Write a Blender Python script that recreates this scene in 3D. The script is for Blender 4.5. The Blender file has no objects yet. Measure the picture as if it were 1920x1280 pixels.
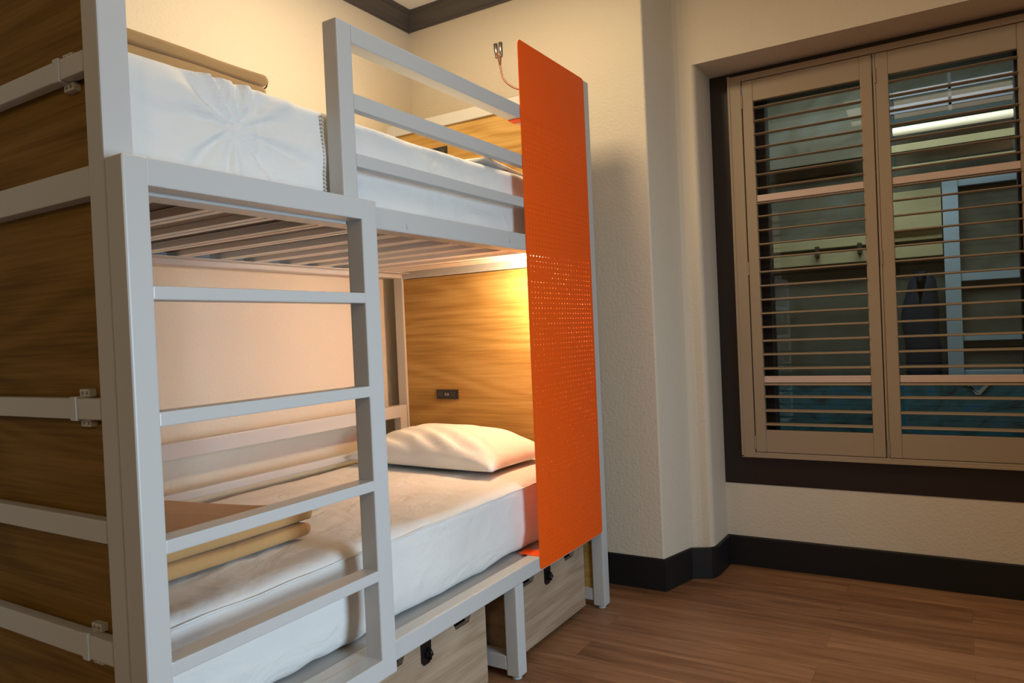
import bpy, bmesh, math, random
from mathutils import Vector, Matrix, noise
random.seed(4)
S = bpy.context.scene
COL = S.collection
PI = math.pi

# ------------------------------------------------------------------ materials
def new_mat(name):
    m = bpy.data.materials.new(name); m.use_nodes = True
    nt = m.node_tree; b = nt.nodes['Principled BSDF']
    return m, nt, b
def nd(nt, typ, **kw):
    n = nt.nodes.new(typ)
    for k, v in kw.items(): setattr(n, k, v)
    return n
def coords(nt, scale=(1, 1, 1), rot=(0, 0, 0)):
    tc = nd(nt, 'ShaderNodeTexCoord'); mp = nd(nt, 'ShaderNodeMapping')
    mp.inputs['Scale'].default_value = scale; mp.inputs['Rotation'].default_value = rot
    nt.links.new(tc.outputs['Object'], mp.inputs['Vector'])
    return mp.outputs['Vector']
def noise_tex(nt, vec, scale, detail=4, rough=.55, dist=0):
    n = nd(nt, 'ShaderNodeTexNoise'); n.inputs['Scale'].default_value = scale
    n.inputs['Detail'].default_value = detail; n.inputs['Roughness'].default_value = rough
    n.inputs['Distortion'].default_value = dist
    nt.links.new(vec, n.inputs['Vector']); return n
def ramp(nt, fac, stops):
    r = nd(nt, 'ShaderNodeValToRGB'); e = r.color_ramp.elements
    while len(e) < len(stops): e.new(.5)
    for el, (p, c) in zip(e, stops): el.position = p; el.color = (*c, 1)
    nt.links.new(fac, r.inputs['Fac']); return r
def bump(nt, b, height, strength, dist=.01):
    bp = nd(nt, 'ShaderNodeBump'); bp.inputs['Strength'].default_value = strength
    bp.inputs['Distance'].default_value = dist
    nt.links.new(height, bp.inputs['Height']); nt.links.new(bp.outputs['Normal'], b.inputs['Normal'])
def plain(name, col, rough=.5, metal=0, spec=None, bscale=0, bstr=0, bdist=.003, var=0):
    m, nt, b = new_mat(name)
    b.inputs['Base Color'].default_value = (*col, 1); b.inputs['Roughness'].default_value = rough
    b.inputs['Metallic'].default_value = metal
    if spec is not None: b.inputs['Specular IOR Level'].default_value = spec
    if bscale or var:
        v = coords(nt)
    if bscale:
        n = noise_tex(nt, v, bscale, 3); bump(nt, b, n.outputs['Fac'], bstr, bdist)
    if var:
        n2 = noise_tex(nt, v, 1.7, 3)
        lo = tuple(c * (1 - var) for c in col); hi = tuple(min(1, c * (1 + var)) for c in col)
        r = ramp(nt, n2.outputs['Fac'], [(.3, lo), (.7, hi)])
        nt.links.new(r.outputs['Color'], b.inputs['Base Color'])
    return m
def oak(name, axis, dark, mid, light, rough=.5, spec=.2):
    m, nt, b = new_mat(name)
    up = 2
    # growth-ring figure: contour lines of a stretched noise field give cathedral grain
    sc = [3.2, 3.2, 3.2]; sc[axis] = .55
    v = coords(nt, tuple(sc))
    field = noise_tex(nt, v, .9, 2, .45, .5)
    mul = nd(nt, 'ShaderNodeMath', operation='MULTIPLY'); mul.inputs[1].default_value = 75
    sn = nd(nt, 'ShaderNodeMath', operation='SINE')
    nt.links.new(field.outputs['Fac'], mul.inputs[0]); nt.links.new(mul.outputs[0], sn.inputs[0])
    rg = nd(nt, 'ShaderNodeMapRange'); rg.inputs['From Min'].default_value = -1; rg.inputs['From Max'].default_value = 1
    nt.links.new(sn.outputs[0], rg.inputs['Value'])
    sc2 = [100, 100, 100]; sc2[axis] = 2.6
    fine = noise_tex(nt, coords(nt, tuple(sc2)), 1.3, 4, .65)
    sc3 = [7, 7, 7]; sc3[axis] = .9
    big = noise_tex(nt, coords(nt, tuple(sc3)), 1.0, 3, .5, .6)
    def mixf(f, a_, b_):
        k = nd(nt, 'ShaderNodeMix'); k.data_type = 'FLOAT'; k.inputs[0].default_value = f
        nt.links.new(a_, k.inputs[2]); nt.links.new(b_, k.inputs[3]); return k.outputs[0]
    h = mixf(.24, mixf(.17, fine.outputs['Fac'], rg.outputs[0]), big.outputs['Fac'])
    r = ramp(nt, h, [(.33, dark), (.49, mid), (.64, light)])
    nt.links.new(r.outputs['Color'], b.inputs['Base Color'])
    b.inputs['Roughness'].default_value = rough; b.inputs['Specular IOR Level'].default_value = spec
    bump(nt, b, fine.outputs['Fac'], .12, .001)
    return m
def cloth(name, col, rough=.9, wscale=9, wstr=.35, stretch=(1, 1, 1), weave=.05, crumple=.35, dist=.02):
    m, nt, b = new_mat(name)
    v = coords(nt, stretch)
    n = noise_tex(nt, v, wscale, 3, .5, 1.0)
    rd = noise_tex(nt, v, wscale * .55, 3, .5, 1.4); rd.noise_type = 'RIDGED_MULTIFRACTAL'
    v2 = coords(nt); w = noise_tex(nt, v2, 420, 2)
    a1 = nd(nt, 'ShaderNodeMath', operation='MULTIPLY_ADD'); a1.inputs[1].default_value = crumple
    nt.links.new(rd.outputs['Fac'], a1.inputs[0]); nt.links.new(n.outputs['Fac'], a1.inputs[2])
    ad = nd(nt, 'ShaderNodeMath', operation='MULTIPLY_ADD')
    ad.inputs[1].default_value = weave
    nt.links.new(w.outputs['Fac'], ad.inputs[0]); nt.links.new(a1.outputs[0], ad.inputs[2])
    bump(nt, b, ad.outputs[0], wstr, dist)
    n3 = noise_tex(nt, v2, 3.2, 3)
    r = ramp(nt, n3.outputs['Fac'], [(.3, tuple(c * .93 for c in col)), (.7, col)])
    nt.links.new(r.outputs['Color'], b.inputs['Base Color'])
    b.inputs['Roughness'].default_value = rough
    b.inputs['Specular IOR Level'].default_value = .2
    b.inputs['Sheen Weight'].default_value = .15
    return m
def floor_mat():
    m, nt, b = new_mat('floor_planks')
    v = coords(nt)
    br = nd(nt, 'ShaderNodeTexBrick'); br.offset = .37; br.offset_frequency = 2
    br.inputs['Scale'].default_value = 1; br.inputs['Brick Width'].default_value = 1.22
    br.inputs['Row Height'].default_value = .152; br.inputs['Mortar Size'].default_value = .0012
    br.inputs['Mortar Smooth'].default_value = .6; br.inputs['Bias'].default_value = 0
    br.inputs['Color1'].default_value = (.30, .30, .30, 1); br.inputs['Color2'].default_value = (.72, .72, .72, 1)
    br.inputs['Mortar'].default_value = (.05, .05, .05, 1)
    nt.links.new(v, br.inputs['Vector'])
    # grain running along the planks, shifted for each plank
    sep = nd(nt, 'ShaderNodeVectorMath', operation='MULTIPLY_ADD')
    sep.inputs[1].default_value = (1.0, 11, 1)
    sh = nd(nt, 'ShaderNodeVectorMath', operation='SCALE'); sh.inputs['Scale'].default_value = 9
    nt.links.new(br.outputs['Color'], sh.inputs[0])
    nt.links.new(v, sep.inputs[0]); nt.links.new(sh.outputs[0], sep.inputs[2])
    g = noise_tex(nt, sep.outputs[0], 1.3, 6, .6, 1.2)
    sep2 = nd(nt, 'ShaderNodeVectorMath', operation='MULTIPLY'); sep2.inputs[1].default_value = (3, 90, 1)
    nt.links.new(v, sep2.inputs[0])
    f = noise_tex(nt, sep2.outputs[0], 1.2, 3, .6)
    mx = nd(nt, 'ShaderNodeMix'); mx.data_type = 'FLOAT'; mx.inputs[0].default_value = .3
    nt.links.new(g.outputs['Fac'], mx.inputs[2]); nt.links.new(f.outputs['Fac'], mx.inputs[3])
    bw = nd(nt, 'ShaderNodeMix'); bw.data_type = 'FLOAT'; bw.inputs[0].default_value = .22
    nt.links.new(mx.outputs[0], bw.inputs[2]); nt.links.new(br.outputs['Color'], bw.inputs[3])
    r = ramp(nt, bw.outputs[0], [(.30, (.085, .037, .016)), (.46, (.255, .122, .056)), (.64, (.42, .225, .115))])
    nt.links.new(r.outputs['Color'], b.inputs['Base Color'])
    b.inputs['Roughness'].default_value = .42
    bump(nt, b, f.outputs['Fac'], .1, .001)
    return m
def emit(name, col, strength):
    m, nt, b = new_mat(name)
    b.inputs['Base Color'].default_value = (*col, 1)
    b.inputs['Emission Color'].default_value = (*col, 1); b.inputs['Emission Strength'].default_value = strength
    return m
def glass_mat():
    m = bpy.data.materials.new('window_glass'); m.use_nodes = True
    nt = m.node_tree; nt.nodes.clear()
    o = nd(nt, 'ShaderNodeOutputMaterial'); t = nd(nt, 'ShaderNodeBsdfTransparent'); g = nd(nt, 'ShaderNodeBsdfGlossy')
    t.inputs['Color'].default_value = (.82, .84, .83, 1); g.inputs['Roughness'].default_value = .02
    g.inputs['Color'].default_value = (1, 1, 1, 1)
    fr = nd(nt, 'ShaderNodeFresnel'); fr.inputs['IOR'].default_value = 1.5
    mx = nd(nt, 'ShaderNodeMixShader')
    nt.links.new(fr.outputs[0], mx.inputs[0]); nt.links.new(t.outputs[0], mx.inputs[1]); nt.links.new(g.outputs[0], mx.inputs[2])
    nt.links.new(mx.outputs[0], o.inputs['Surface']); return m
def mural_mat():
    m, nt, b = new_mat('teal_mural')
    v = coords(nt, (1, 1, 1.6))
    n = noise_tex(nt, v, 4.2, 6, .6, 1.8)
    r = ramp(nt, n.outputs['Fac'], [(.30, (.012, .030, .050)), (.44, (.028, .13, .18)), (.56, (.045, .20, .26)), (.66, (.02, .17, .42)), (.78, (.20, .33, .40))])
    nt.links.new(r.outputs['Color'], b.inputs['Base Color']); b.inputs['Roughness'].default_value = .8
    return m
def grime_mat():
    m, nt, b = new_mat('alley_plaster')
    v = coords(nt)
    n = noise_tex(nt, v, 2.2, 6, .6, 1.0)
    r = ramp(nt, n.outputs['Fac'], [(.3, (.060, .062, .045)), (.5, (.125, .115, .078)), (.7, (.15, .17, .15))])
    nt.links.new(r.outputs['Color'], b.inputs['Base Color']); b.inputs['Roughness'].default_value = .9
    return m

M = {}
M['wall'] = plain('wall_plaster', (.66, .59, .475), .85, bscale=75, bstr=.65, bdist=.004)
M['ceiling'] = plain('ceiling_paint', (.8, .78, .74), .9)
M['charcoal'] = plain('charcoal_trim_paint', (.012, .011, .012), .5, spec=.3)
M['crown'] = plain('crown_paint', (.075, .068, .066), .4)
M['brown_trim'] = plain('dark_brown_trim', (.018, .011, .010), .42)
M['white'] = plain('white_powder_coat', (.49, .49, .48), .33)
M['slat'] = plain('cream_powder_coat', (.84, .79, .71), .4)
M['slat_shadow'] = plain('slat_recess_shadow', (.36, .27, .195), .8)  # shadow inside the cream slat channel, painted in as brown
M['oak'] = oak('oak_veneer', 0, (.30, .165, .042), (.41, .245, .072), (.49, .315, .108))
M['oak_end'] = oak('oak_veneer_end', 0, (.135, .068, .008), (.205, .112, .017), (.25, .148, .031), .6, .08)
M['oak_box'] = oak('oak_veneer_box', 1, (.27, .19, .125), (.36, .265, .18), (.42, .32, .225))
M['orange'] = plain('orange_powder_coat', (.86, .10, .004), .5, spec=.25)
M['sheet'] = cloth('white_mattress_cover', (.72, .71, .69), .75, 9, .6, (1, .7, 1.0))
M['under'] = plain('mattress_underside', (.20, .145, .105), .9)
M['pillow'] = cloth('white_pillowcase', (.80, .78, .74), .85, 8, .30)
M['blanket'] = cloth('tan_fleece', (.50, .29, .12), 1, 14, .3, weave=.25)
M['stitch'] = plain('dark_brown_thread', (.09, .035, .015), .9)
M['tanthread'] = plain('tan_thread', (.50, .46, .38), .9)
M['black'] = plain('black_plastic', (.012, .012, .013), .4)
M['blacksteel'] = plain('black_steel', (.010, .010, .011), .3, .4)
M['chrome'] = plain('chrome', (.30, .27, .26), .28, 1)
M['copper'] = plain('copper_tube', (.26, .11, .065), .4, .6)
M['screw'] = plain('zinc_screw', (.35, .33, .3), .35, .8)
M['bolt'] = plain('dark_bolt', (.06, .045, .035), .5, .4)
M['grey_plastic'] = plain('grey_plastic', (.03, .03, .03), .5)
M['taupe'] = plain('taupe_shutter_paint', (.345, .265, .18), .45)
M['taupe_rail'] = plain('lit_rail_tone', (.62, .47, .40), .4)  # taupe rail with the light falling on it painted in as pink
M['floor'] = floor_mat()
M['glass'] = glass_mat()
M['mural'] = mural_mat()
M['alley'] = grime_mat()
M['pale_blue'] = plain('pale_blue_paint', (.36, .47, .56), .6)
M['navy'] = plain('navy_reflection', (.008, .016, .034), .7, bscale=7, bstr=.5)  # dark tone of the reflected figure
M['ochre'] = plain('ochre_fascia', (.42, .37, .20), .8, var=.2)
M['lilac'] = plain('lilac_grey_reflection', (.20, .21, .25), .6)  # tone of the bands reflected in the panes
M['dark_teal'] = plain('dark_teal_soffit', (.018, .040, .042), .8)
M['offwhite'] = plain('gull_white', (.45, .52, .55), .8)
M['bulb'] = emit('warm_led', (1.0, .73, .42), 980)
M['tube'] = emit('reflection_glow', (1.0, .93, .68), .42)  # emission that imitates the bright reflected stripe

# ------------------------------------------------------------------ mesh helpers
def link(name, bm, mat, parent=None, smooth=False, kind=None, label=None):
    me = bpy.data.meshes.new(name); bm.normal_update(); bm.to_mesh(me); bm.free()
    for m in (mat if isinstance(mat, (list, tuple)) else [mat]): me.materials.append(m)
    if smooth:
        for p in me.polygons: p.use_smooth = True
    o = bpy.data.objects.new(name, me); COL.objects.link(o)
    if parent is not None:
        o.parent = parent
        if parent.type == 'EMPTY': o.matrix_parent_inverse = Matrix.Translation(-WORLD.get(parent.name, Vector()))
    if kind: o['kind'] = kind
    if label: o['label'] = label
    return o
WORLD = {}
def empty(name, loc=(0, 0, 0), parent=None):
    o = bpy.data.objects.new(name, None); COL.objects.link(o)
    o.empty_display_size = .1
    if parent is None:
        o.location = loc; WORLD[o.name] = Vector(loc)
    else:
        o.parent = parent
        o.matrix_parent_inverse = Matrix.Translation(-WORLD.get(parent.name, Vector()))
        WORLD[o.name] = Vector()
    return o
def tag(o, label, cat, group=None, kind=None):
    o['label'] = label; o['category'] = cat
    if group: o['group'] = group
    if kind: o['kind'] = kind
    return o
def add_box(bm, x0, x1, y0, y1, z0, z1, bev=.003, seg=2):
    r = bmesh.ops.create_cube(bm, size=1)
    vs = r['verts']
    for v in vs:
        v.co = Vector(((x0 + x1) / 2 + v.co.x * (x1 - x0), (y0 + y1) / 2 + v.co.y * (y1 - y0), (z0 + z1) / 2 + v.co.z * (z1 - z0)))
    if bev:
        es = list({e for v in vs for e in v.link_edges})
        bmesh.ops.bevel(bm, geom=es, offset=bev, segments=seg, affect='EDGES', profile=.6)
def box(name, x0, x1, y0, y1, z0, z1, mat, parent=None, bev=.003, seg=2, **kw):
    bm = bmesh.new(); add_box(bm, min(x0, x1), max(x0, x1), min(y0, y1), max(y0, y1), min(z0, z1), max(z0, z1), bev, seg)
    return link(name, bm, mat, parent, **kw)
def add_cyl(bm, c, r, h, axis='z', n=20, r2=None):
    ret = bmesh.ops.create_cone(bm, cap_ends=True, segments=n, radius1=r, radius2=r if r2 is None else r2, depth=h)
    R = {'z': Matrix(), 'x': Matrix.Rotation(PI / 2, 4, 'Y'), 'y': Matrix.Rotation(PI / 2, 4, 'X')}[axis]
    for v in ret['verts']: v.co = R @ v.co + Vector(c)
def add_tube(bm, pts, rad, n=10):
    pts = [Vector(p) for p in pts]; rings = []
    up = Vector((0.31, .2, .93)).normalized()
    for i, p in enumerate(pts):
        t = (pts[min(i + 1, len(pts) - 1)] - pts[max(i - 1, 0)]).normalized()
        a = t.cross(up).normalized(); b = t.cross(a).normalized()
        r = rad(i / (len(pts) - 1)) if callable(rad) else rad
        rings.append([bm.verts.new(p + (a * math.cos(2 * PI * k / n) + b * math.sin(2 * PI * k / n)) * r) for k in range(n)])
    for A, B in zip(rings, rings[1:]):
        for k in range(n): bm.faces.new((A[k], A[(k + 1) % n], B[(k + 1) % n], B[k]))
    bm.faces.new(rings[0][::-1]); bm.faces.new(rings[-1])
def prism(bm, poly, axis, a, b):
    """poly: list of 2D points in the two other axes (in xyz order), extruded along axis from a to b."""
    def P(p, t):
        q = list(p); q.insert(axis, t); return bm.verts.new(q)
    A = [P(p, a) for p in poly]; B = [P(p, b) for p in poly]; n = len(poly)
    fs = [bm.faces.new(A), bm.faces.new(B)]
    for i in range(n): fs.append(bm.faces.new((A[i], A[(i + 1) % n], B[(i + 1) % n], B[i])))
    bmesh.ops.recalc_face_normals(bm, faces=fs)
def soft_box(x0, x1, y0, y1, z0, z1, rad, nx, ny, nz, fn=None):
    """closed grid box with rounded edges; fn(co, normal_axis) may move each vertex."""
    bm = bmesh.new(); d = {}
    lo = Vector((x0, y0, z0)); hi = Vector((x1, y1, z1)); N = (nx, ny, nz)
    def vert(i, j, k):
        key = (i, j, k)
        if key not in d:
            p = Vector((x0 + (x1 - x0) * i / nx, y0 + (y1 - y0) * j / ny, z0 + (z1 - z0) * k / nz))
            q = Vector([min(max(p[a], lo[a] + rad), hi[a] - rad) for a in range(3)])
            dv = p - q
            if dv.length > 1e-9: p = q + dv.normalized() * rad
            if fn: p = fn(p)
            d[key] = bm.verts.new(p)
        return d[key]
    for ax in range(3):
        u, w = [a for a in range(3) if a != ax]
        for side in (0, N[ax]):
            for i in range(N[u]):
                for j in range(N[w]):
                    q = []
                    for di, dj in ((0, 0), (1, 0), (1, 1), (0, 1)):
                        key = [0, 0, 0]; key[ax] = side; key[u] = i + di; key[w] = j + dj; q.append(vert(*key))
                    bm.faces.new(q)
    bmesh.ops.recalc_face_normals(bm, faces=bm.faces[:])
    return bm
def copy_tree(o, parent=None):
    c = o.copy(); COL.objects.link(c); c.parent = parent
    if parent is not None: c.matrix_parent_inverse = o.matrix_parent_inverse.copy()
    for ch in [x for x in o.children]: copy_tree(ch, c)
    return c

# ------------------------------------------------------------------ measurements (metres)
F1 = 1.141; FL = 1.195            # bed front plane, ladder front plane
YN, YF = -2.316, -0.256           # near and far end of the bed
XB = .08; T = .052
ZT = 2.196
H = 2.772                          # bottom of the crown moulding

# ------------------------------------------------------------------ room shell
box('floor', -.05, 4.9, -5.2, .60, -.06, 0, M['floor'], bev=0, kind='structure')
box('wall_left', -.12, 0, -5.2, .12, 0, 2.95, M['wall'], bev=0, kind='structure')
# headboard wall with the splayed pilaster that runs into the window niche
bm = bmesh.new()
YM, YW = .252, .492
arc = [(1.418 + .022 * math.sin(a), YM + .03 - .03 * math.cos(a)) for a in [i * PI / 2 / 6 for i in range(7)]]
poly = [(0, .12), (0, 0), (1.286, 0), (1.290, .002), (1.293, .006), (1.343, .20), (1.352, .228), (1.368, .246), (1.39, YM)] + arc + [(1.44, YW + .12), (0.9, YW + .12), (.9, .12)]
prism(bm, poly, 2, 0, 2.95)
link('wall_back', bm, M['wall'], kind='structure')
# window wall: below, header, right of the opening
bm = bmesh.new()
add_box(bm, 1.44, 4.9, YW, YW + .12, 0, .40, 0)
add_box(bm, 1.44, 4.9, YM, YW + .12, 2.352, 2.95, 0)
add_box(bm, 2.87, 4.9, YW, YW + .12, .40, 2.352, 0)
add_box(bm, 1.35, 1.44, YM + .0005, YW + .12, 2.352, 2.95, 0)
link('wall_window', bm, M['wall'], kind='structure')
box('ceiling', -.12, 4.9, -5.2, .60, 2.852, 2.95, M['ceiling'], bev=0, kind='structure')
# crown moulding
prof = [(0, 2.772), (.010, 2.772), (.012, 2.782), (.020, 2.787), (.026, 2.801), (.042, 2.822), (.056, 2.832), (.060, 2.840), (.074, 2.843), (.076, 2.853), (0, 2.853)]
bm = bmesh.new(); prism(bm, [(-.001 + x * 1.0, z) for x, z in prof], 1, -5.1, 0)
link('trim_1', bm, M['crown'], kind='structure')
bm = bmesh.new(); prism(bm, [(.001 - y, z) for y, z in prof], 0, 0, 1.27)
link('trim_2', bm, M['crown'], kind='structure')
# baseboards
def base_strip(name, path, h, t):
    bm = bmesh.new(); rows = []
    n = len(path)
    for i, p in enumerate(path):
        p = Vector((*p, 0)); a = Vector((*path[max(i - 1, 0)], 0)); b = Vector((*path[min(i + 1, n - 1)], 0))
        d1 = (p - a).normalized() if i > 0 else (b - p).normalized()
        d2 = (b - p).normalized() if i < n - 1 else d1
        n1 = Vector((d1.y, -d1.x, 0)); n2 = Vector((d2.y, -d2.x, 0)); m = (n1 + n2).normalized()
        o = p + m * (t / max(.4, m.dot(n1)))
        o2 = p + m * ((t - .005) / max(.4, m.dot(n1)))
        rows.append([bm.verts.new(q) for q in ((p.x, p.y, .0), (o.x, o.y, .0), (o.x, o.y, h - .005), (o2.x, o2.y, h), (p.x, p.y, h))])
    for A, B in zip(rows, rows[1:]):
        for k in range(4): bm.faces.new((A[k], A[k + 1], B[k + 1], B[k]))
    bm.faces.new(rows[0]); bm.faces.new(rows[-1][::-1])
    bmesh.ops.recalc_face_normals(bm, faces=bm.faces[:])
    return link(name, bm, M['charcoal'], kind='structure')
base_strip('baseboard_back', [(0.02, 0), (1.292, 0), (1.345, .205), (1.425, .245), (1.436, .272), (1.441, .30), (1.445, YW)], .142, .010)
base_strip('baseboard_window', [(1.44, YW), (4.9, YW)], .142, .012)

# ------------------------------------------------------------------ window, trim and shutters
Z0, Z1 = .395, 2.352
bm = bmesh.new()
add_box(bm, 1.440, 1.585, YW - .004, YW + .05, Z0, Z1, .002)
add_box(bm, 1.585, 2.72, YW - .004, YW + .05, Z0, .548, .002)
add_box(bm, 1.585, 2.72, YW - .004, YW + .05, 2.302, Z1, .002)
add_box(bm, 2.72, 2.87, YW - .004, YW + .05, Z0, Z1, .002)
link('trim_3', bm, M['brown_trim'], kind='structure')

win = empty('window_1', (2.15, .62, .60)); win['kind'] = 'structure'
bm = bmesh.new()
for a in ((1.60, 1.672, .58, .66, .58, 2.26), (2.655, 2.71, .58, .66, .58, 2.26), (1.672, 2.655, .58, .66, .58, .625), (1.672, 2.655, .58, .66, 2.225, 2.26), (2.125, 2.175, .585, .655, .625, 2.225)):
    add_box(bm, *a, .003)
link('window_frame', bm, M['brown_trim'], win)
for xa, xb in ((1.672, 2.125), (2.175, 2.655)):
    bm = bmesh.new(); add_box(bm, xa, xb, .618, .622, .625, 2.225, 0); link('pane', bm, M['glass'], win)
bm = bmesh.new()
YS = .460
add_box(bm, 1.5376, 1.594, YS - .002, YW - .004, .535, 2.326, .003)
add_box(bm, 2.713, 2.77, YS - .002, YW - .004, .535, 2.326, .003)
add_box(bm, 1.594, 2.713, YS - .002, YW - .004, .535, .5535, .003)
add_box(bm, 1.594, 2.713, YS - .002, YW - .004, 2.297, 2.326, .003)
add_box(bm, 1.532, 1.543, YS - .006, YW - .004, .530, 2.330, .002)
add_box(bm, 1.532, 2.776, YS - .006, YW - .004, .529, .540, .002)
add_box(bm, 2.1490, 2.1590, YS + .006, YW - .006, .5535, 2.297, .002)
link('shutter_frame', bm, M['taupe'], win)

def make_shutter(x0):
    ow, hb, ht = .547, .5555, 2.2945
    r = empty('plantation_shutter', (x0, YS, hb))
    L = lambda a, b: (x0 + a, x0 + b)
    ya, yb = YS, YS + .028
    sw = .0475
    box('stile', *L(0, sw), ya, yb, hb, ht, M['taupe'], r)
    box('stile', *L(ow - sw, ow), ya, yb, hb, ht, M['taupe'], r)
    box('bottom_rail', *L(sw, ow - sw), ya + .001, yb, hb, .660, M['taupe'], r)
    box('top_rail', *L(sw, ow - sw), ya + .001, yb, 2.196, ht, M['taupe'], r)
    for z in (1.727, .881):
        box('divider_rail', *L(sw, ow - sw), ya + .006, yb - .002, z, z + .031, M['taupe_rail'], r, label='shutter rail with pinkish light painted in')
    bm = bmesh.new()
    for z in (2.165, 2.104, 2.042, 1.98, 1.916, 1.853, 1.791, 1.719, 1.659, 1.594, 1.529, 1.465, 1.400, 1.335, 1.270, 1.206, 1.142, 1.078, 1.014, .948, .874, .816, .751, .687):
        n = 14; P = []
        for k in range(n):
            a = 2 * PI * k / n; y = .027 * math.cos(a); zz = .0048 * math.sin(a); t = .085
            P.append((YS + .0155 + y * math.cos(t) - zz * math.sin(t), z + y * math.sin(t) + zz * math.cos(t)))
        prism(bm, P, 0, x0 + sw + .0005, x0 + ow - sw - .0005)
    link('louvers', bm, M['taupe'], r, smooth=False)
    for z in (2.20, 1.42, .60):
        bm = bmesh.new(); add_cyl(bm, (x0 - .002, YS - .002, z), .0035, .062, 'z', 10)
        link('hinge', bm, M['taupe'], r)
    return r
sh = make_shutter(1.5985)
tag(sh, 'taupe plantation shutter leaf on the left, hinged beside the dark window trim', 'shutter', 'plantation shutters in the window')
sh2 = copy_tree(sh); sh2.location = (2.1605, YS, .5555)
tag(sh2, 'taupe plantation shutter leaf on the right, with the pale post showing behind its louvers', 'shutter', 'plantation shutters in the window')

# ------------------------------------------------------------------ the alley beyond the glass
box('wall_alley', .6, 3.9, 1.825, 2.0, -.05, 3.1, M['alley'], bev=0, kind='structure')
box('trim_4', .6, 3.9, .62, 1.90, 2.62, 2.70, M['dark_teal'], bev=0, kind='structure')
o = box('mural_wall', .7, 3.6, 1.66, 1.72, -.05, .785, M['mural'], bev=.004)
tag(o, 'low wall painted with a mottled teal sea, behind the lowest louvers', 'wall')
bm = bmesh.new()
prism(bm, [(2.435, .79), (2.462, .785), (2.50, .722), (2.52, .722), (2.575, .79), (2.555, .785), (2.513, .745), (2.505, .745)][:8], 1, 1.652, 1.6595)
for v in bm.verts: v.co.z -= .006
link('gull_mark', bm, M['offwhite'], o, label='small white V-shaped bird painted on the teal')
al = empty('alley_window', (2.58, 1.78, 0))
tag(al, 'pale blue framed window across the alley, behind the right shutter leaf', 'window')
box('frame_post', 2.375, 2.452, 1.735, 1.80, .70, 1.92, M['pale_blue'], al)
for z0, z1 in ((.80, .845), (1.01, 1.04), (1.345, 1.40), (1.875, 1.92)):
    box('frame_rail', 2.452, 3.0, 1.745, 1.79, z0, z1, M['pale_blue'], al)
box('board', 2.452, 3.0, 1.79, 1.81, .70, 1.92, M['alley'], al)
o = box('figure_reflection', 2.16, 2.345, 1.74, 1.80, .0, 1.10, M['navy'], bev=.02)  # added solid that imitates a person-like reflection in the glass
bm = soft_box(2.155, 2.35, 1.70, 1.822, .0, 1.42, .055, 10, 6, 24, lambda p: p + Vector((.03 * noise.noise(p * 4) - .045 * max(0, (p.z - 1.15) / .3) * (1 if p.x > 2.25 else -1.2), 0, 0)))
me = bpy.data.meshes.new('figure_reflection'); bm.to_mesh(me); bm.free(); me.materials.append(M['navy']); o.data = me
for p in me.polygons: p.use_smooth = True
tag(o, 'dark navy person-like reflection, modelled as a solid shape left of the pale blue frame post', 'figure_reflection')
fb = box('trim_5', 1.0, 2.37, 1.75, 1.82, 1.50, 1.575, M['ochre'], bev=.003, kind='structure')
box('trim_6', 1.0, 2.37, 1.77, 1.82, 1.60, 1.655, M['ochre'], bev=.003, kind='structure')
box('trim_7', 2.10, 2.37, 1.73, 1.82, 1.66, 1.88, M['ochre'], bev=.003, kind='structure')
for x in (1.71, 1.945):
    box('bracket', x - .012, x + .012, 1.72, 1.75, 1.545, 1.61, M['bolt'], fb)
tl = empty('reflection_stripes', (2.45, 1.6, 2.2))  # added glow and strips that imitate reflections in the panes
tag(tl, 'added glowing bar and strips for reflected stripes, behind the upper louvers of the right leaf', 'light')
bm = bmesh.new(); add_cyl(bm, (2.43, 1.60, 2.20), .022, .56, 'x', 16); link('tube', bm, M['tube'], tl, smooth=False)
box('housing', 2.14, 2.72, 1.57, 1.66, 2.240, 2.262, M['dark_teal'], tl)
for z0, z1, mm in ((2.085, 2.125, 'ochre'), (2.30, 2.345, 'lilac'), (2.385, 2.42, 'lilac'), (1.985, 2.005, 'ochre')):
    box('reflection_strip', 2.14, 2.72, 1.60, 1.61, z0, z1, M[mm], tl, bev=.001)  # coloured bands for the striped reflection
for x in (2.146, 2.706):
    box('strip_hanger', x, x + .008, 1.612, 1.62, 1.985, 2.45, M['dark_teal'], tl, bev=0)
box('hanger', 2.42, 2.44, 1.60, 1.62, 2.262, 2.622, M['grey_plastic'], tl)
box('trim_8', 1.46, 2.02, 1.66, 1.70, 2.10, 2.619, M['alley'], bev=.004, kind='structure')

# ------------------------------------------------------------------ bunk bed
bed = empty('bunk_bed', (.61, -1.286, 0))
tag(bed, 'white steel bunk bed with oak panels, side ladder and orange privacy screen', 'bunk bed')
W = M['white']
XR = XB + T
posts = []
for x0, y0 in ((F1 - T, YN), (F1 - T, YF - T), (XB, YN), (XB, YF - T)):
    w = .056 if y0 == YN else T
    p = box('post', x0, x0 + T, y0, y0 + w, .012, ZT, W, bed, bev=.004)
    bm = bmesh.new(); add_cyl(bm, (x0 + T / 2, y0 + w / 2, .007), .017, .014, 'z', 20); link('foot_glide', bm, M['white'], p)
# side rails
for z0, z1 in ((1.4544, 1.5123), (.3197, .3725)):
    box('side_rail', F1 - .05, F1, YN + .056, YF - T, z0, z1, W, bed, bev=.004)
    box('side_rail', XB, XB + .05, YN + .056, YF - T, z0, z1, W, bed, bev=.004)
    box('slat_ledge', F1 - .142, F1 - .05, YN + .058, YF - .055, z0 + .0185, z0 + .0215, W, bed, bev=0)
    box('slat_ledge', XB + .05, XB + .11, YN + .058, YF - .055, z0 + .0185, z0 + .0215, W, bed, bev=0)
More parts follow.
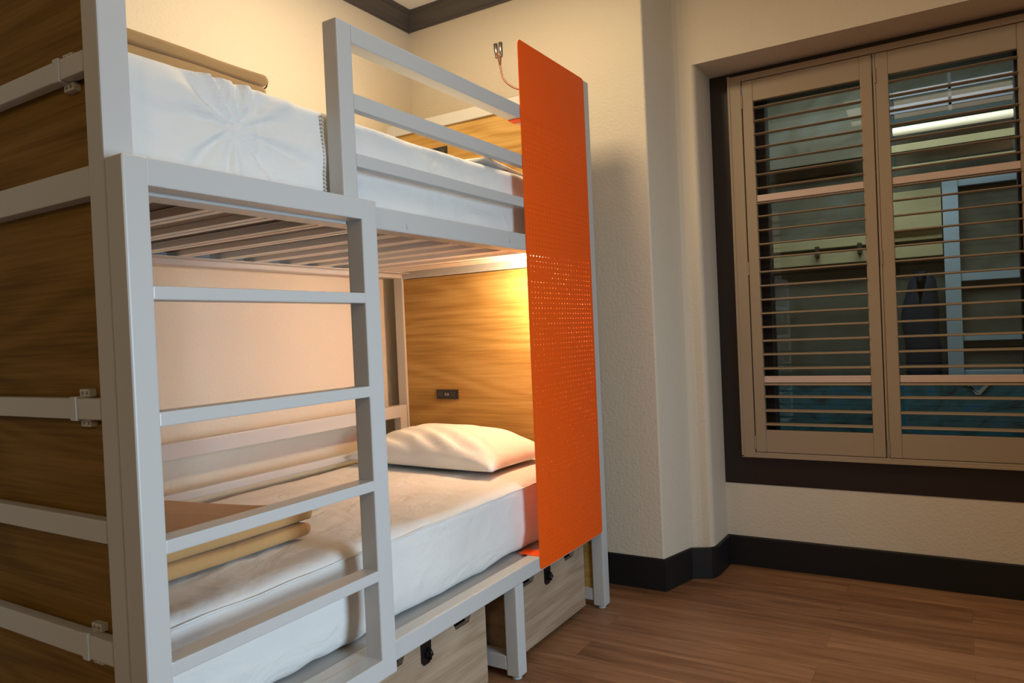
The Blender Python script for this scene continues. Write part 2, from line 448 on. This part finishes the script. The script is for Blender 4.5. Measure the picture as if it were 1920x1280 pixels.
# end beams and head/foot transverse frames
for ya, yb in ((YN + .002, YN + .050), (YF - .048, YF - .002)):
    for z0, z1 in ((.030, .080), (1.4505, 1.506), (2.142, 2.195)):
        box('end_beam', XR, F1 - T, ya, yb, z0, z1, W, bed, bev=.003)
    box('end_beam', XR, F1 - T, ya, yb, .325, .372, W, bed, bev=.003)
# near end crossbars with clips
for i, (z0, z1) in enumerate(((1.677, 1.7155), (1.041, 1.0805), (.8135, .8562), (.587, .633))):
    cb = box('crossbar', XR, F1 - T, YN, YN + .024, z0, z1, W, bed, bev=.003)
    if i != 2:
        xc = 1.007
        bm = bmesh.new()
        add_box(bm, xc - .018, xc + .002, YN - .0025, YN + .028, z0 - .003, z1 + .003, .0015)
        add_box(bm, xc - .016, xc + .018, YN + .016, YN + .030, z1 + .001, z1 + .016, .0015)
        add_box(bm, xc - .016, xc + .018, YN + .016, YN + .030, z0 - .016, z0 - .001, .0015)
        ck = link('clip', bm, W, cb)
        for dx in (-.007, .009):
            for z in (z1 + .009, z0 - .009):
                bm = bmesh.new(); add_cyl(bm, (xc + dx, YN + .0155, z), .0032, .003, 'y', 12); link('screw', bm, M['screw'], cb)
# oak panels
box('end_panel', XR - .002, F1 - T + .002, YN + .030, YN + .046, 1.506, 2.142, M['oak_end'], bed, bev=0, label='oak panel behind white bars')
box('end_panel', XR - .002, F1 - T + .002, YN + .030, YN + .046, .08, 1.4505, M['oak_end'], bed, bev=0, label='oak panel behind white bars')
hb1 = box('headboard', XR - .002, F1 - T + .002, YF - .040, YF - .022, .08, 1.447, M['oak'], bed, bev=0, label='oak headboard of the lower bunk')
hb2 = box('headboard', XR - .002, F1 - T + .002, YF - .040, YF - .022, 1.506, 2.142, M['oak'], bed, bev=0, label='oak headboard of the upper bunk')
def outlet(xc, zc, par):
    y = YF - .040
    o = box('power_outlet', xc - .062, xc + .062, y - .007, y, zc - .022, zc + .022, M['black'], par, bev=.002, label='black outlet plate')
    for dx in (-.036, .036):
        box('socket', xc + dx - .016, xc + dx + .016, y - .0085, y - .006, zc - .013, zc + .013, M['grey_plastic'], o, bev=.002)
    for dx in (-.007, .007):
        box('usb_port', xc + dx - .004, xc + dx + .004, y - .0085, y - .006, zc - .006, zc + .006, M['screw'], o, bev=0)
outlet(.370, .892, bed); outlet(.370, 2.026, bed)
# middle leg frame
lg = empty('middle_leg', (0, 0, 0), bed)
y0, y1 = -1.0024, -.9506
box('upright', F1 - .05, F1, y0, y1, .012, .3197, W, lg, bev=.004)
box('upright', XB, XB + .05, y0, y1, .012, .3197, W, lg, bev=.004)
box('floor_bar', XB + .05, F1 - .05, y0, y1, .030, .078, W, lg, bev=.003)
bm = bmesh.new(); add_cyl(bm, (F1 - .025, (y0 + y1) / 2, .007), .017, .014, 'z', 20); link('foot_glide', bm, W, lg)
# slats
for yc in (-2.185, -1.899, -1.585, -1.270, -.952, -.634, -.44):
    w = .1 if -2.1 < yc < -.5 else .062
    bm = bmesh.new()
    add_box(bm, XB + .052, F1 - .054, yc - w, yc + w, 1.4935, 1.4985, .001, 1)
    for sgn in (-1, 1):
        e = yc + sgn * w
        add_box(bm, XB + .052, F1 - .054, min(e, e - sgn * .052), max(e, e - sgn * .052), 1.4765, 1.4937, .002)
        add_box(bm, XB + .06, F1 - .15, e - sgn * .027 - .002, e - sgn * .027 + .002, 1.4752, 1.478, 0)
    for fc in bm.faces:
        if fc.calc_center_median().z > 1.4932 and fc.normal.z < .5 and fc.calc_area() > .02: fc.material_index = 1  # underside of the recess takes the painted shadow tone
    link('slat', bm, [M['slat'], M['slat_shadow']], bed)
for k in range(9):
    yc = -2.21 + .22 * k
    bm = bmesh.new(); add_cyl(bm, (F1 - .105, yc, 1.4715), .0055, .006, 'z', 12); link('bolt', bm, M['bolt'], bed)
for y in (-1.478, -.938):
    bm = bmesh.new(); add_cyl(bm, (F1 + .0005, y, 1.474 if y < -1 else 1.482), .008, .004, 'x', 16); link('bolt', bm, W, bed)
box('deck', XB + .05, F1 - .050, YN + .058, YF - .055, .348, .3645, W, bed, bev=.001)
# guard rail of the upper bunk
gr = empty('guard_rail', (0, 0, 0), bed)
box('guard_post', F1 - .049, F1, -1.720, -1.668, 1.5123, 1.967, W, gr, bev=.004)
box('guard_bar', F1 - .049, F1 - .0003, -1.668, YF - T, 1.918, 1.9669, W, gr, bev=.004)
box('guard_bar', F1 - .027, F1 - .0003, -1.668, YF - T, 1.7507, 1.792, W, gr, bev=.003)
box('guard_bar', F1 - .027, F1 - .0003, -1.668, YF - T, 1.6060, 1.6400, W, gr, bev=.003)
# wall side guard of the lower bunk
wg = empty('wall_guard', (0, 0, 0), bed)
box('guard_bar', XB + .012, XB + .052, YN + .056, -.352, .785, .842, W, wg, bev=.004)
box('guard_bar', XB + .012, XB + .048, YN + .056, YF - T, .636, .668, W, wg, bev=.004)
box('guard_post', XB + .012, XB + .052, -.362, -.312, .372, .842, W, wg, bev=.004)
# ladder
ld = empty('ladder', (0, 0, 0), bed)
lx0, lx1 = F1 + .0005, FL
box('stile', lx0, lx1, YN, YN + .049, .3275, 1.5119, W, ld, bev=.005, seg=3)
box('stile', lx0, lx1, -1.718, -1.6646, .3275, 1.5119, W, ld, bev=.005, seg=3)
box('top_bar', lx0, lx1, YN + .045, -1.712, 1.4607, 1.5117, W, ld, bev=.003)
box('bottom_bar', lx0, lx1, YN + .045, -1.712, .3277, .3764, W, ld, bev=.003)
for z0, z1 in ((1.2555, 1.281), (1.0255, 1.0525), (.794, .820), (.5705, .5975)):
    box('rung', lx0 + .002, lx1 - .001, YN + .047, -1.716, z0, z1, W, ld, bev=.003)
# orange perforated privacy screen
def perforated():
    bm = bmesh.new()
    y0, y1, z0, z1 = -.835, YF - T - .001, .325, 2.197
    pz, py = .0187, .0225
    r = .0026
    ny = int((y1 - y0 - .02) / py); nz = int((1.953 - z0 - .026) / pz)
    ys0 = y0 + (y1 - y0 - ny * py) / 2; zs0 = z0 + .020
    x = F1 + .0032
    V = {}
    def vv(i, j):
        if (i, j) not in V: V[(i, j)] = bm.verts.new((x, ys0 + i * py, zs0 + j * pz))
        return V[(i, j)]
    n = 8
    for i in range(ny):
        for j in range(nz):
            cy = ys0 + (i + .5) * py; cz = zs0 + (j + .5) * pz
            h = [bm.verts.new((x, cy + r * math.cos(2 * PI * (k + .5) / n - PI), cz + r * math.sin(2 * PI * (k + .5) / n - PI))) for k in range(n)]
            c = [vv(i, j), vv(i + 1, j), vv(i + 1, j + 1), vv(i, j + 1)]
            # ring verts start at angle -180+22.5: order ll(0,1) lr(2,3) ur(4,5) ul(6,7)
            for q in range(4):
                a, b = h[2 * q], h[2 * q + 1]
                bm.faces.new((c[q], b, a))
                nb = h[(2 * q + 2) % 8]; bm.faces.new((c[q], c[(q + 1) % 4], nb, b))
    ys1 = ys0 + ny * py; zs1 = zs0 + nz * pz
    # border with rounded corners
    R = .018
    top = [(y0, zs1), (y0, z1 - R)] + [(y0 + R - R * math.cos(a), z1 - R + R * math.sin(a)) for a in [PI / 2 * k / 5 for k in range(1, 6)]]
    top += [(y1 - R + R * math.sin(a), z1 - R + R * math.cos(a)) for a in [PI / 2 * k / 5 for k in range(0, 6)]] + [(y1, zs1)]
    vl = [bm.verts.new((x, a, b)) for a, b in top]
    row = [vv(i, nz) for i in range(ny, -1, -1)]
    bm.faces.new(vl + row)
    bot = [(y1, zs0), (y1, z0 + R)] + [(y1 - R + R * math.cos(a), z0 + R - R * math.sin(a)) for a in [PI / 2 * k / 5 for k in range(1, 6)]]
    bot += [(y0 + R - R * math.sin(a), z0 + R - R * math.cos(a)) for a in [PI / 2 * k / 5 for k in range(0, 6)]] + [(y0, zs0)]
    vb = [bm.verts.new((x, a, b)) for a, b in bot]
    bm.faces.new(vb + [vv(i, 0) for i in range(0, ny + 1)])
    bm.faces.new([vl[0]] + [vv(0, j) for j in range(nz, -1, -1)] + [vb[-1]])
    bm.faces.new([vb[0]] + [vv(ny, j) for j in range(0, nz + 1)] + [vl[-1]])
    bmesh.ops.recalc_face_normals(bm, faces=bm.faces[:])
    if sum((f.normal.x * f.calc_area() for f in bm.faces)) < 0: bmesh.ops.reverse_faces(bm, faces=bm.faces[:])
    return bm
bm = perforated()
pp = link('privacy_screen', bm, M['orange'], bed, label='orange perforated metal screen')
md = pp.modifiers.new('thickness', 'SOLIDIFY'); md.thickness = .0022; md.offset = -1
bm = bmesh.new(); add_box(bm, F1 - .085, F1 + .0006, -.8335, -.775, .3726, .3752, .0008); link('mounting_tab', bm, M['orange'], pp)
bm = bmesh.new(); add_box(bm, F1 - .045, F1 + .0006, -.842, -.800, 1.9135, 1.9178, .0008); link('mounting_tab', bm, M['orange'], pp)

# ------------------------------------------------------------------ reading lamps
rl = empty('reading_lamp', (.965, -.31, 1.45))
tag(rl, 'small lit warm reading lamp under the upper bunk behind the orange screen', 'lamp')
LX, LY, LZ = .990, -.455, 1.400
bm = bmesh.new(); add_cyl(bm, (LX, LY, LZ), .019, .055, 'x', 20); link('diffuser', bm, M['bulb'], rl, smooth=False)
bm = bmesh.new(); add_tube(bm, [(LX, LY + .017, LZ + .006), (LX, LY + .04, LZ + .022), (LX, LY + .09, LZ + .055), (LX, -.313, LZ + .066)], .006); link('arm', bm, M['chrome'], rl, smooth=True)
bm = bmesh.new()
add_box(bm, LX + .029, LX + .032, LY - .0355, LY + .03, 1.376, 1.421, .0005, 1); add_box(bm, LX - .035, LX + .032, LY - .039, LY - .036, 1.376, 1.421, .0005, 1)  # added plates that keep the bulb from showing through the screen holes
link('light_baffle', bm, M['white'], rl)
gl = empty('reading_lamp', (.86, -.28, 2.195))
tag(gl, 'unlit slim copper gooseneck lamp with two chrome tips above the upper headboard', 'lamp')
pts = [Vector(p) for p in ((.905, -.272, 2.202), (.885, -.276, 2.212), (.85, -.282, 2.222), (.81, -.29, 2.236), (.775, -.297, 2.262), (.752, -.30, 2.295), (.744, -.30, 2.33), (.741, -.30, 2.352))]
sm = []
for i in range(len(pts) - 1):
    p0, p1, p2, p3 = pts[max(i - 1, 0)], pts[i], pts[i + 1], pts[min(i + 2, len(pts) - 1)]
    for k in range(5):
        t = k / 5
        sm.append(.5 * ((2 * p1) + (p2 - p0) * t + (2 * p0 - 5 * p1 + 4 * p2 - p3) * t * t + (3 * p1 - p0 - 3 * p2 + p3) * t ** 3))
sm.append(pts[-1])
bm = bmesh.new(); add_tube(bm, sm, .0042, 10); link('gooseneck', bm, M['copper'], gl, smooth=True)
bm = bmesh.new(); add_tube(bm, [(.741, -.30, 2.35), (.7405, -.30, 2.37), (.739, -.30, 2.392), (.738, -.30, 2.40)], lambda t: .005 + .008 * t, 14); link('collar', bm, M['copper'], gl, smooth=True)
for s in (-1, 1):
    bm = bmesh.new(); add_tube(bm, [(.738 + s * .009, -.30, 2.385), (.7365 + s * .0115, -.30, 2.41), (.735 + s * .013, -.30, 2.447)], .0092, 16)
    link('tip', bm, M['chrome'], gl, smooth=True)

# ------------------------------------------------------------------ mattresses
def up_mat(p):
    q = p.copy()
    n = noise.noise(Vector((p.x * 3, p.y * 2.2, p.z * 5))) * .006
    top = max(0, (p.z - 1.70) / .05)
    if p.z > 1.70: q.z += noise.noise(Vector((p.x * 4, p.y * 3.1, 7))) * .007 * top + .008 * math.exp(-((p.y + 1.95) / .18) ** 2)
    if p.x > 1.02:
        dy, dz = p.y + 1.985, p.z - 1.645
        rr = math.hypot(dy, dz); an = math.atan2(dz, dy)
        fade = math.exp(-(rr / .23) ** 2) * min(1, rr / .03)
        an += .5 * noise.noise(Vector((p.y * 5, p.z * 5, 9)))
        lob = .45 + .55 * max(0, math.cos(an - 2.3))
        q.x += .0105 * fade * lob * (math.sin(an * 11 + .6) + .6 * math.sin(an * 19 + 2)) - .002 * math.exp(-(rr / .025) ** 2)
        q.x += -.005 * math.exp(-((p.y + 1.921) / .006) ** 2)
        q.x += .006 * noise.noise(Vector((2, p.y * 7 + p.z * 4, p.z * 16))) + n * .5 + .006 * math.sin((p.z - 1.50) / .25 * PI) - .004
        if p.y > -1.66: q.x = min(q.x, 1.083)
        q.x = min(q.x, 1.0885)
    return q
bm = soft_box(.135, 1.08, -2.252, -.302, 1.4995, 1.752, .028, 24, 240, 36, up_mat)
bm.normal_update()
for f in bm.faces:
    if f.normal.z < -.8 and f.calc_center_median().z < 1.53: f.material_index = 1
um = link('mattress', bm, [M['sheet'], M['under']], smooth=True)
tag(um, 'white covered mattress with gathered creases on the upper bunk', 'mattress', 'bunk mattresses')
bm = bmesh.new()
for k in range(22):
    z = 1.522 + k * .0098
    add_box(bm, 1.078, 1.0875, -1.7285, -1.7235, z, z + .0058, .001, 1)
link('stitching', bm, M['tanthread'], um, label='tan zigzag stitching')
def lo_mat(p):
    q = p.copy()
    t = max(0, min(1, (p.z - .56) / .05))
    q.z += t * (noise.noise(Vector((p.x * 3.5, p.y * 2.6, 3))) * .008 + noise.noise(Vector((p.x * 9, p.y * 5, 1))) * .003 + .0045 * (.5 - abs(noise.noise(Vector((p.x * 4 + 1.5 * noise.noise(Vector((p.x * 3, p.y * 3, 5))), p.y * 11 + p.x * 3, 8))))))
    if p.z < .44 and p.x > .9:
        q.z += (.44 - p.z) / .06 * (.008 * noise.noise(Vector((0, p.y * 5, 0))) + .006 * noise.noise(Vector((0, p.y * 13, 4))) + .004)
    if p.x > 1.0:
        q.x += noise.noise(Vector((1, p.y * 3.4, p.z * 7))) * .007 + noise.noise(Vector((3, p.y * 9 + p.z * 6, p.z * 5))) * .0025 + .008 * math.sin((p.z - .37) / .25 * PI) - .006 - .012 * max(0, (.45 - p.z) / .07)
    q.z = max(q.z, .3656)
    return q
bm = soft_box(.135, 1.072, -2.252, -.302, .3655, .620, .034, 40, 200, 26, lo_mat)
lm = link('mattress', bm, M['sheet'], smooth=True)
tag(lm, 'white mattress on the lower bunk, lit warm at the head', 'mattress', 'bunk mattresses')
bm = bmesh.new(); add_tube(bm, [(1.066 + .002 * math.sin(k * 1.7), -2.2 + k * .0463, .604 + .004 * noise.noise(Vector((k * .3, 0, 0)))) for k in range(41)], .003, 6)
link('piping', bm, M['sheet'], lm, smooth=True)

# ------------------------------------------------------------------ pillows
def pillow_mesh(cx, cy, zb, a, b, h, seed, rot=0, crease=1.0):
    bm = bmesh.new(); N = 56; Mm = 44; top = {}; bot = {}
    cr, sr = math.cos(rot), math.sin(rot)
    for i in range(N + 1):
        for j in range(Mm + 1):
            u = -1 + 2 * i / N; v = -1 + 2 * j / Mm
            x = a * u * (1 - .07 * (1 - abs(v) ** 3)); y = b * v * (1 - .09 * (1 - abs(u) ** 3))
            e = max(0, (1 - abs(u) ** 2.6)) * max(0, (1 - abs(v) ** 2.6)); th = h * e ** .52
            w = noise.noise(Vector((u * 2.3 + seed, v * 2.3, seed))) * .010 + noise.noise(Vector((u * 5 + seed, v * 4, 2))) * .004
            # soft diagonal folds running in from the front corners
            f = math.sin((u * 1.0 + v * 1.6) * 13 + 2 * noise.noise(Vector((u * 2, v * 2, seed)))) * .0085 * max(0, -v - .05) ** .8 * (1 - abs(u) ** 6) * crease
            zt = th + (w + f) * min(1, e * 2.2)
            zbm = -.18 * h * e ** .5
            px, py = cx + x * cr - y * sr, cy + x * sr + y * cr
            base = zb + .2 * h
            top[i, j] = bm.verts.new((px, py, base + zt * .85))
            if i in (0, N) or j in (0, Mm): bot[i, j] = top[i, j]
            else: bot[i, j] = bm.verts.new((px, py, base + zbm))
    for i in range(N):
        for j in range(Mm):
            bm.faces.new((top[i, j], top[i + 1, j], top[i + 1, j + 1], top[i, j + 1]))
            bm.faces.new((bot[i, j + 1], bot[i + 1, j + 1], bot[i + 1, j], bot[i, j]))
    bmesh.ops.recalc_face_normals(bm, faces=bm.faces[:])
    return bm
bm = pillow_mesh(.555, -.560, .624, .40, .225, .155, 3.1, -.06, 1.3)
o = link('pillow', bm, M['pillow'], smooth=True)
tag(o, 'plump white pillow at the head of the lower bunk', 'pillow', 'bunk pillows')
bm = pillow_mesh(.73, -.69, 1.7545, .335, .33, .046, 8.4, .10, 1.2)
o = link('pillow', bm, M['pillow'], smooth=True)
tag(o, 'flat white pillow on the upper bunk, barely showing above the mattress edge', 'pillow', 'bunk pillows')

# ------------------------------------------------------------------ folded blankets
def blanket(name, x0, x1, y0, y1, z0, hts, seed, taper, lab):
    root = empty(name, ((x0 + x1) / 2, (y0 + y1) / 2, z0))
    tag(root, lab, 'blanket', 'folded tan blankets')
    z = z0
    for i, h in enumerate(hts):
        def fn(p, i=i, z=z, h=h):
            q = p.copy()
            s = (p.x - x1) / (x0 - x1)
            if p.y > y1 - .2: q.y += -taper * max(0, s) * ((p.y - (y1 - .2)) / .2)
            amp = noise.noise(Vector((p.x * 4 + seed, p.y * 4, i * 3))) * .007
            q.z += amp * (1 if p.z > z + h * .5 else .25)
            q.x += noise.noise(Vector((seed + i * 5, p.y * 3, 0))) * .006
            q.y += noise.noise(Vector((seed + i * 7, p.x * 5, 2))) * .006
            return q
        o = .012 * (i % 2)
        bm = soft_box(x0, x1 - o * .4, y0, y1 - .004 + o, z, z + h, h * .46, 22, 26, 8, fn)
        f = link('fold', bm, M['blanket'], root, smooth=True)
        if i == len(hts) - 1:
            bm = bmesh.new()
            pts = []
            for k in range(11):
                a = -PI / 2 + PI * k / 10
                pts.append(fn(Vector((x1 - o * .4 - h * .46 - .004 + h * .3 * math.cos(a), y1 + o - .004 - .004 + .003 * math.cos(a), z + h / 2 + h * .47 * math.sin(a)))))
            add_tube(bm, pts, .0018, 6); link('stitching', bm, M['stitch'], f, label='dark brown edge stitching')
        z += h - .0015
    return root
blanket('folded_blanket', .37, .875, -2.245, -1.622, .628, (.042, .044), 1.3, .13, 'thick tan blanket folded flat on the lower bunk behind the ladder')
blanket('folded_blanket', .55, 1.005, -2.245, -1.815, 1.767, (.032, .033), 6.2, .05, 'tan blanket folded on the near end of the upper bunk')

# ------------------------------------------------------------------ storage boxes
def storage_box(yc, lab):
    w, x1 = .2875, 1.082
    r = empty('storage_box', (.70, yc, 0))
    tag(r, lab, 'storage box', 'storage boxes under the bunk')
    zb, zt = .032, .302
    def nt(c): return [(c + .056, zt), (c + .036, .262), (c - .036, .262), (c - .056, zt)]
    poly = [(yc - w, zb), (yc + w, zb), (yc + w, zt)] + nt(yc + .160) + nt(yc - .165) + [(yc - w, zt)]
    bm = bmesh.new(); prism(bm, poly, 0, x1 - .018, x1)
    link('front_panel', bm, M['oak_box'], r)
    bm = bmesh.new()
    add_box(bm, .34, x1 - .018, yc - w, yc - w + .016, zb, zt, 0); add_box(bm, .34, x1 - .018, yc + w - .016, yc + w, zb, zt, 0)
    add_box(bm, .34, .356, yc - w + .016, yc + w - .016, zb, zt, 0); add_box(bm, .356, x1 - .018, yc - w + .016, yc + w - .016, zb, zb + .012, 0)
    link('carcass', bm, M['oak_box'], r)
    hy = yc - .026
    bm = bmesh.new()
    prism(bm, [(hy - .0225, .318), (hy + .0225, .318), (hy + .0225, .230), (hy + .013, .220), (hy - .013, .220), (hy - .0225, .230)], 0, x1, x1 + .004)
    h = link('hasp', bm, M['blacksteel'], r, label='black steel hasp')
    bm = bmesh.new(); add_tube(bm, [(x1 + .003, hy + .004, .236), (x1 + .016, hy + .004, .238), (x1 + .022, hy + .004, .250), (x1 + .016, hy + .004, .262), (x1 + .003, hy + .004, .264)], .0042, 8)
    link('staple', bm, M['blacksteel'], h, smooth=True)
    bm = bmesh.new(); add_cyl(bm, (x1 + .006, hy + .004, .250), .013, .008, 'x', 18); link('turn_knob', bm, M['blacksteel'], h)
    for x in (.42, .98):
        for s in (-1, 1):
            bm = bmesh.new(); add_cyl(bm, (x, yc + s * .22, .0165), .0165, .02, 'y', 18); link('caster', bm, M['black'], r)
    return r
b1 = storage_box(-1.3885, 'oak storage box with black hasp under the bunk, left of the middle leg')
b2 = copy_tree(b1); b2.location = (.70, -.6565, 0)
tag(b2, 'oak storage box with black hasp under the orange screen, right of the middle leg', 'storage box', 'storage boxes under the bunk')

# ------------------------------------------------------------------ lights
def area(name, loc, target, size, power, col, sy=None):
    l = bpy.data.lights.new(name, 'AREA'); l.energy = power; l.color = col
    l.shape = 'RECTANGLE'; l.size = size; l.size_y = sy or size
    o = bpy.data.objects.new(name, l); COL.objects.link(o); o.location = loc
    o.rotation_euler = (Vector(target) - Vector(loc)).to_track_quat('-Z', 'Y').to_euler()
    return o
dl = area('daylight_window', (4.3, -2.05, 1.05), (.9, -1.75, .6), .9, 26, (.63, .83, 1.0), 1.5)
dl.data.spread = math.radians(95)
area('ceiling_lamp', (.88, -1.0, 2.83), (.88, -1.0, 0), .45, 23, (1.0, .77, .46))
area('warm_fill', (3.3, -5.0, 2.3), (1.1, -1.6, 1.0), .5, 15, (1.0, .68, .34))  # added warm fill behind the camera for bars and walls facing it
area('room_lamp', (2.5, -1.5, 2.80), (2.5, -1.2, 0), 1.5, 13, (1.0, .83, .62))
area('alley_fill', (2.1, 1.12, 2.50), (2.1, 1.72, .6), 1.4, 15, (.84, .96, .95), .4)  # added unseen fill that brightens the alley beyond the glass
w = bpy.data.worlds.new('room_ambient'); S.world = w; w.use_nodes = True
bg = w.node_tree.nodes['Background']; bg.inputs[0].default_value = (1.0, .70, .38, 1); bg.inputs[1].default_value = .085

# ------------------------------------------------------------------ camera
cam = bpy.data.cameras.new('camera'); co = bpy.data.objects.new('camera', cam); COL.objects.link(co)
yaw, pitch, roll, f = .5496, .0120, -.0443, 1363.74
fw = Vector((-math.sin(yaw) * math.cos(pitch), math.cos(yaw) * math.cos(pitch), -math.sin(pitch)))
r = Vector((math.cos(yaw), math.sin(yaw), 0)); u = r.cross(fw)
r2 = math.cos(roll) * r + math.sin(roll) * u; u2 = -math.sin(roll) * r + math.cos(roll) * u
mw = Matrix(((r2.x, u2.x, -fw.x, 2.4252), (r2.y, u2.y, -fw.y, -3.0515), (r2.z, u2.z, -fw.z, 1.1676), (0, 0, 0, 1)))
co.matrix_world = mw
cam.sensor_width = 36; cam.sensor_fit = 'HORIZONTAL'; cam.lens = f * 36 / 1920
cam.clip_start = .02
S.camera = co
S.view_settings.view_transform = 'Standard'
S.view_settings.look = 'None'
S.view_settings.exposure = 0
